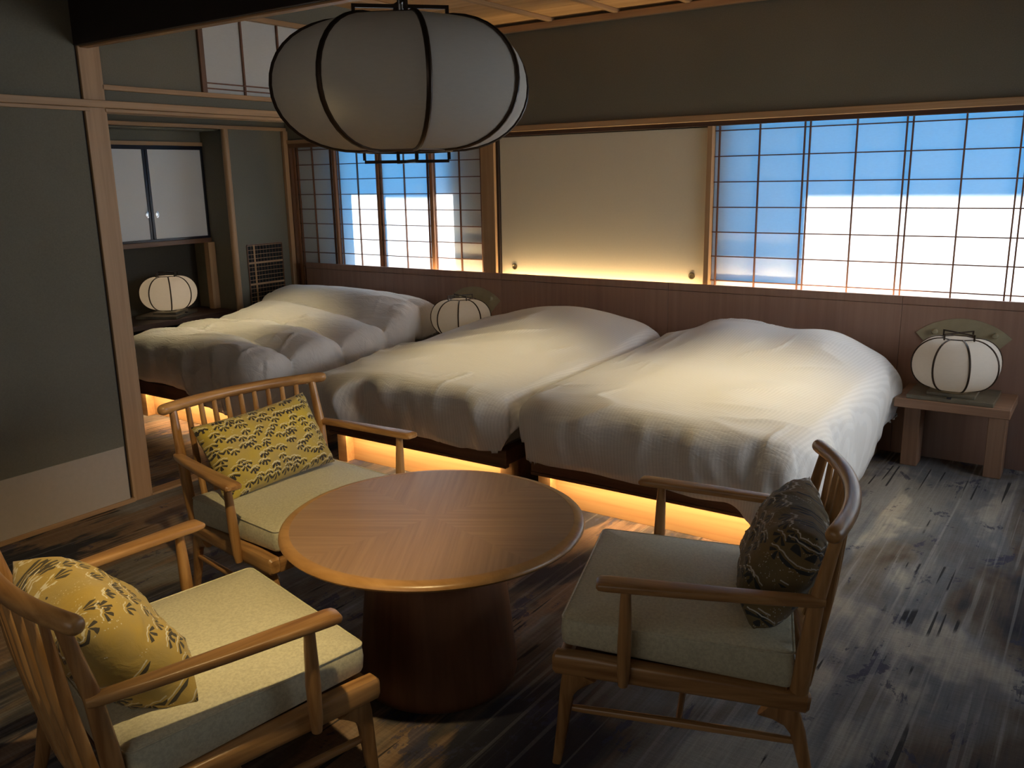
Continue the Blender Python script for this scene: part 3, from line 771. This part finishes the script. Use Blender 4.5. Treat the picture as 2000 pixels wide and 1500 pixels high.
for (y0, y1, dx, hy) in ((3.35, 4.150, 0.0, 4.118), (4.150, 4.655, 0.006, 4.200)):
    d = cbx('door', 'cabdoor', FX - 0.028, FX - 0.012 + dx, y0, y1, 1.168, 1.858)
    st = bx('stile', 'black', FX - 0.03 - (XA - 0.52), FX - 0.006 + dx - (XA - 0.52), (y1 - 0.022 if y0 < 4 else y0) - 3.0, (y1 if y0 < 4 else y0 + 0.022) - 3.0, 1.168 - 1.11, 1.858 - 1.11, d, bev=0.001)
    bm = B(); lathe(bm, [(0.016, 0), (0.016, 0.005), (0.010, 0.006), (0.008, 0.002)], 20)
    o = fin('finger_pull', bm, 'chrome', d); o.matrix_local = Matrix.Translation((FX - 0.012 + dx - (XA - 0.52), hy - 3.0, 1.36 - 1.11)) @ Matrix.Rotation(PI / 2, 4, 'Y') @ Matrix.Scale(1.6, 4, (1, 0, 0))
ct = bx('alcove_shelf', 'dark' + 'Y', 0, 0.49, 0, 1.665, 0, 0.042, bev=0.002)
ct.location = (XA - 0.515, 3.002, 0.516)
prop(ct, 'dark wooden shelf in the alcove under the small glowing lantern', 'shelf')
gr = empty('wicker_grille', (XA, 4.98, 0.42), 0, label='woven bamboo vent grille low on the alcove wall beside the shoji window', cat='vent')
bm = B(); box(bm, 0.0005, 0.003, -0.185, 0.185, 0, 0.665); fin('backing', bm, 'void', gr)
mv = None
for i in range(12):
    y = -0.178 + i * 0.0324
    wdt = 0.016 if i == 2 else 0.0035
    bx('bamboo_strip', 'oakZ' if i == 2 else 'walnutZ', 0.003, 0.007, y - wdt / 2, y + wdt / 2, 0.0, 0.66, gr)
for i in range(19):
    z = 0.012 + i * 0.0357
    wdt = 0.016 if i in (14, 9) else 0.0035
    bx('bamboo_strip', 'trimY', 0.006, 0.010, -0.182, 0.182, z - wdt / 2, z + wdt / 2, gr)
for a in (bx('rim', 'walnutZ', 0.0, 0.011, -0.189, -0.182, 0, 0.66, gr), bx('rim', 'walnutZ', 0.0, 0.011, 0.182, 0.189, 0, 0.66, gr), bx('rim', 'walnutY', 0.0, 0.011, -0.182, 0.182, 0.66, 0.667, gr)): pass

# ------------------------------------------------------------------ round table
tb = empty('round_table', (-1.705, 2.0, 0), 0, label='round low wooden table with quartered veneer top on a thick tapered drum base', cat='table')
ZT = 0.548; RT = 0.482
bm = B(); lathe(bm, [(0.001, ZT - 0.0004), (RT - 0.034, ZT - 0.0004), (RT - 0.034, ZT - 0.010)], 128, cap=False); fin('tabletop', bm, 'tabletop', tb)
bm = B(); lathe(bm, [(RT - 0.20, ZT - 0.032), (RT - 0.06, ZT - 0.034), (RT - 0.022, ZT - 0.031), (RT - 0.006, ZT - 0.024), (RT, ZT - 0.016), (RT - 0.002, ZT - 0.009), (RT - 0.010, ZT - 0.0035), (RT - 0.022, ZT - 0.0005), (RT - 0.034, ZT), (RT - 0.036, ZT - 0.006)], 128, cap=False); fin('edge_band', bm, 'tableedge', tb, smooth=50)
bm = B(); lathe(bm, [(0.236, 0.0), (0.252, 0.008), (0.258, 0.028), (0.257, 0.06), (0.226, 0.36), (0.208, ZT - 0.03)], 96); fin('drum_base', bm, 'tablebase', tb, smooth=50)

# ------------------------------------------------------------------ armchairs
def make_chair(label, x, y, deg):
    r = empty('armchair', (x, y, 0), math.radians(deg), label=label, cat='chair', group='spindle-back armchairs round the table')
    def railu(v, base=-0.383, bow=0.070): return base - bow * (1 - (v / 0.363) ** 2)
    # curved top rail with rounded ends
    vs = [-0.372, -0.369, -0.362] + [-0.35 + 0.70 * i / 24 for i in range(25)] + [0.362, 0.369, 0.372]
    rad = [0.008, 0.015, 0.0195] + [0.0215] * 25 + [0.0195, 0.015, 0.008]
    bm = B(); sweep(bm, [(railu(v), v, 0.770) for v in vs], rad, rad, n=16); fin('top_rail', bm, 'oakY', r)
    # spindles
    for i in range(9):
        v = -0.305 + 0.61 * (i + 1) / 10
        pts = [(-0.335 - 0.035 * (1 - (v / 0.34) ** 2), v * 0.95, 0.30), (-0.372 - 0.045 * (1 - (v / 0.34) ** 2), v * 0.98, 0.55), (railu(v) + 0.004, v, 0.765)]
        bm = B(); sweep(bm, pts, [0.013, 0.0125, 0.010], [0.015, 0.0135, 0.009], up=(1, 0, 0), n=10); fin('spindle', bm, 'oakZ', r)
    bm = B(); sweep(bm, [(-0.328 - 0.037 * (1 - (v / 0.30) ** 2), v, 0.298) for v in [-0.31 + 0.62 * i / 12 for i in range(13)]], 0.017, 0.024, n=12, p=4); fin('back_seat_rail', bm, 'oakY', r)
    bm = B(); sweep(bm, [(0.272, -0.33, 0.325), (0.272, 0, 0.325), (0.272, 0.33, 0.325)], 0.016, 0.024, n=12, p=5); fin('front_seat_rail', bm, 'oakY', r)
    for s in (-1, 1):
        # back post
        bm = B(); sweep(bm, [(-0.330, s * 0.302, 0.285), (-0.345, s * 0.312, 0.45), (-0.362, s * 0.316, 0.585), (railu(0.315), s * 0.312, 0.762)], [0.019, 0.0195, 0.0185, 0.014], [0.024, 0.022, 0.019, 0.014], up=(1, 0, 0), n=14, p=2.4)
        fin('back_post', bm, 'oakZ', r)
        # arm: flat paddle, wider to the front
        pts = [(-0.378, s * 0.325, 0.583), (-0.355, s * 0.329, 0.584), (-0.25, s * 0.345, 0.587), (-0.10, s * 0.364, 0.592), (0.05, s * 0.380, 0.597), (0.145, s * 0.390, 0.600), (0.163, s * 0.391, 0.600), (0.170, s * 0.392, 0.600)]
        bm = B(); sweep(bm, pts, [0.014, 0.018, 0.022, 0.026, 0.0295, 0.031, 0.0295, 0.024], [0.010, 0.0125, 0.0125, 0.0125, 0.0125, 0.0125, 0.0110, 0.006], n=20, p=4.0)
        fin('arm', bm, 'oakX', r)
        # arm post, bulging
        bm = B(); sweep(bm, [(0.104, s * 0.366, 0.305), (0.103, s * 0.369, 0.34), (0.100, s * 0.373, 0.43), (0.098, s * 0.377, 0.52), (0.097, s * 0.380, 0.588)], [0.013, 0.0165, 0.0185, 0.016, 0.013], [0.013, 0.0165, 0.0185, 0.016, 0.013], up=(1, 0, 0), n=14)
        fin('arm_post', bm, 'oakZ', r)
        # side rail, deep board falling to the rear
        pts = [(0.296, s * 0.336, 0.334), (0.288, s * 0.336, 0.334), (0.20, s * 0.335, 0.333), (0.0, s * 0.327, 0.322), (-0.25, s * 0.309, 0.303), (-0.352, s * 0.302, 0.294), (-0.360, s * 0.301, 0.293)]
        bm = B(); sweep(bm, pts, [0.017, 0.0225, 0.0235, 0.0235, 0.0225, 0.021, 0.015], [0.022, 0.030, 0.031, 0.028, 0.027, 0.026, 0.02], n=16, p=5)
        fin('side_rail', bm, 'oakX', r)
        # legs with a curved knee bracket under the rail
        pts = [(0.225, s * 0.332, 0.312), (0.238, s * 0.330, 0.290), (0.254, s * 0.328, 0.262), (0.262, s * 0.325, 0.235), (0.277, s * 0.318, 0.12), (0.296, s * 0.308, 0.0)]
        bm = B(); sweep(bm, pts, [0.018, 0.018, 0.0175, 0.017, 0.015, 0.0115], [0.052, 0.038, 0.026, 0.020, 0.0165, 0.0125], up=(1, 0, 0), n=14, p=3.2)
        fin('leg', bm, 'oakZ', r)
        pts = [(-0.270, s * 0.303, 0.285), (-0.300, s * 0.302, 0.262), (-0.322, s * 0.302, 0.235), (-0.336, s * 0.301, 0.205), (-0.358, s * 0.300, 0.11), (-0.392, s * 0.300, 0.0)]
        bm = B(); sweep(bm, pts, [0.018, 0.018, 0.0175, 0.017, 0.015, 0.0115], [0.058, 0.040, 0.026, 0.020, 0.0165, 0.0125], up=(1, 0, 0), n=14, p=3.2)
        fin('leg', bm, 'oakZ', r)
        bm = B(); sweep(bm, [(0.268, s * 0.318, 0.186), (0.22, s * 0.318, 0.186), (-0.05, s * 0.311, 0.183), (-0.30, s * 0.303, 0.177), (-0.342, s * 0.302, 0.176)], [0.008, 0.011, 0.0125, 0.011, 0.009], [0.007, 0.009, 0.0105, 0.009, 0.008], n=12, p=2.5)
        fin('stretcher', bm, 'oakX', r)
    bm = B(); sweep(bm, [(-0.035, -0.306, 0.184), (-0.035, 0, 0.184), (-0.035, 0.306, 0.184)], [0.008, 0.0115, 0.008], [0.008, 0.0115, 0.008], n=12); fin('stretcher', bm, 'oakY', r)
    # box cushion, a little crowned, sloping to the rear
    def cush(u, v, top):
        z = (0.452 if top else 0.370) + (u - 0.28) * (0.036 if top else 0.075)
        return z
    bm = B()
    NU, NV = 14, 14
    sec = []
    x0, x1, vh = -0.318, 0.281, 0.318
    def ring(off, z_of, k):
        pts = []
        per = []
        n = 12
        rc = 0.022
        for (cx, cy, a0) in ((x1 - rc, vh - rc, 0), (x0 + rc, vh - rc, PI / 2), (x0 + rc, -vh + rc, PI), (x1 - rc, -vh + rc, 1.5 * PI)):
            for q in range(5):
                a = a0 + PI / 2 * q / 4
                per.append((cx + (rc - off) * math.cos(a), cy + (rc - off) * math.sin(a)))
            # mid points on the straight side following the corner
        return per
    prof = [(0.020, 0.0), (0.004, 0.004), (0.0, 0.012), (-0.003, 0.040), (0.0, 0.070), (0.003, 0.077), (0.014, 0.082)]
    rings = []
    for off, h in prof:
        per = ring(off, None, 0)
        rings.append([bm.verts.new((px, py, cush(px, py, False) + h * (cush(px, py, True) - cush(px, py, False)) / 0.082)) for px, py in per])
    for a, b in zip(rings, rings[1:]):
        for k in range(len(a)): bm.faces.new((a[k], a[(k + 1) % len(a)], b[(k + 1) % len(a)], b[k]))
    bm.faces.new(rings[0][::-1])
    cen = bm.verts.new((-0.02, 0, cush(-0.02, 0, True) + 0.016))
    mid = [bm.verts.new((-0.02 + (v.co.x + 0.02) * 0.72, v.co.y * 0.72, cush(v.co.x, 0, True) * 0.72 + cush(-0.02, 0, True) * 0.28 + 0.010)) for v in rings[-1]]
    L = len(mid)
    for k in range(L):
        bm.faces.new((rings[-1][k], rings[-1][(k + 1) % L], mid[(k + 1) % L], mid[k]))
        bm.faces.new((mid[k], mid[(k + 1) % L], cen))
    cu = fin('seat_cushion', bm, 'seat', r, smooth=50)
    bm = B(); per = ring(0.001, None, 0)
    sweep(bm, [(px, py, cush(px, py, True) - 0.006) for px, py in per], 0.0028, 0.0028, n=8, closed=True); fin('piping', bm, 'seat', cu)
    bx('seat_board', 'walnutX', -0.30, 0.262, -0.30, 0.30, 0.322, 0.334, r).rotation_euler = (0, math.radians(-2.5), 0)
    return r
CH = dict(A=(-1.844, 1.235, 76.8), B=(-2.462, 2.157, -8.8), C=(-0.952, 2.205, 198.4))
make_chair('pale oak armchair nearest the camera at the lower left, strongly lit from above', *CH['A'])
make_chair('pale oak armchair behind the table on the left, nearest the wooden post', *CH['B'])
make_chair('oak armchair in shade on the right side of the table, facing left', *CH['C'])

# ------------------------------------------------------------------ throw pillows
def make_pillow(label, mat, chair, pos, lean, roll, yaw, w=0.50, h=0.34, t=0.085, seed=0.0):
    bm = B(); N = 40; sides = []
    for sgn in (-1, 1):
        g = []
        for j in range(N + 1):
            row = []
            for i in range(N + 1):
                a = -1 + 2 * i / N; b = -1 + 2 * j / N
                px = a * w / 2 * (1 - 0.06 * (1 - b * b) * abs(a) ** 3 * 0 - 0.07 * (1 - abs(b) ** 2) * 0)
                pz = b * h / 2
                px *= 1 - 0.055 * (1 - b * b); pz *= 1 - 0.075 * (1 - a * a)
                th = t * max(0, (1 - a ** 4)) ** 0.55 * max(0, (1 - b ** 4)) ** 0.55
                wrk = 0.010 * noise.noise(Vector((px * 9 + seed, pz * 12, sgn * 2.0))) + 0.006 * ridge(Vector((px * 9 + pz * 6 + seed, pz * 16, 1.0)))
                row.append(bm.verts.new((px, sgn * (th + wrk * min(1, th / 0.03)), pz)))
            g.append(row)
        sides.append(g)
        for j in range(N):
            for i in range(N): bm.faces.new((g[j][i], g[j][i + 1], g[j + 1][i + 1], g[j + 1][i]))
    bmesh.ops.remove_doubles(bm, verts=bm.verts[:], dist=0.0004)
    o = fin('throw_pillow', bm, mat, smooth=0)
    for p in o.data.polygons: p.use_smooth = True
    x, y, d = CH[chair]
    chm = Matrix.Translation((x, y, 0)) @ Matrix.Rotation(math.radians(d), 4, 'Z')
    # pillow local: X = width, Y = thickness (front towards the chair's front), Z = height
    loc = Matrix.Translation(pos) @ Matrix.Rotation(math.radians(90 + yaw), 4, 'Z') @ Matrix.Rotation(math.radians(lean), 4, 'X') @ Matrix.Rotation(math.radians(roll), 4, 'Y')
    o.matrix_world = chm @ loc
    return prop(o, label, 'pillow', 'leaf-print throw pillows')
make_pillow('bright mustard pillow with dense black leaf sprays on the chair behind the table', 'pillowB', 'B', (-0.225, -0.03, 0.585), -30, -4, 2, w=0.52, h=0.32, seed=1.0)
make_pillow('ochre pillow with sparse leaf sprigs on the armchair nearest the camera', 'pillowA', 'A', (-0.245, 0.0, 0.565), -42, 0, 0, w=0.52, h=0.34, seed=7.0, t=0.10)
make_pillow('dark brown pillow with white squiggles on the shaded right armchair', 'pillowC', 'C', (-0.285, 0.0, 0.572), -28, 0, 0, w=0.48, h=0.31, seed=13.0, t=0.09)
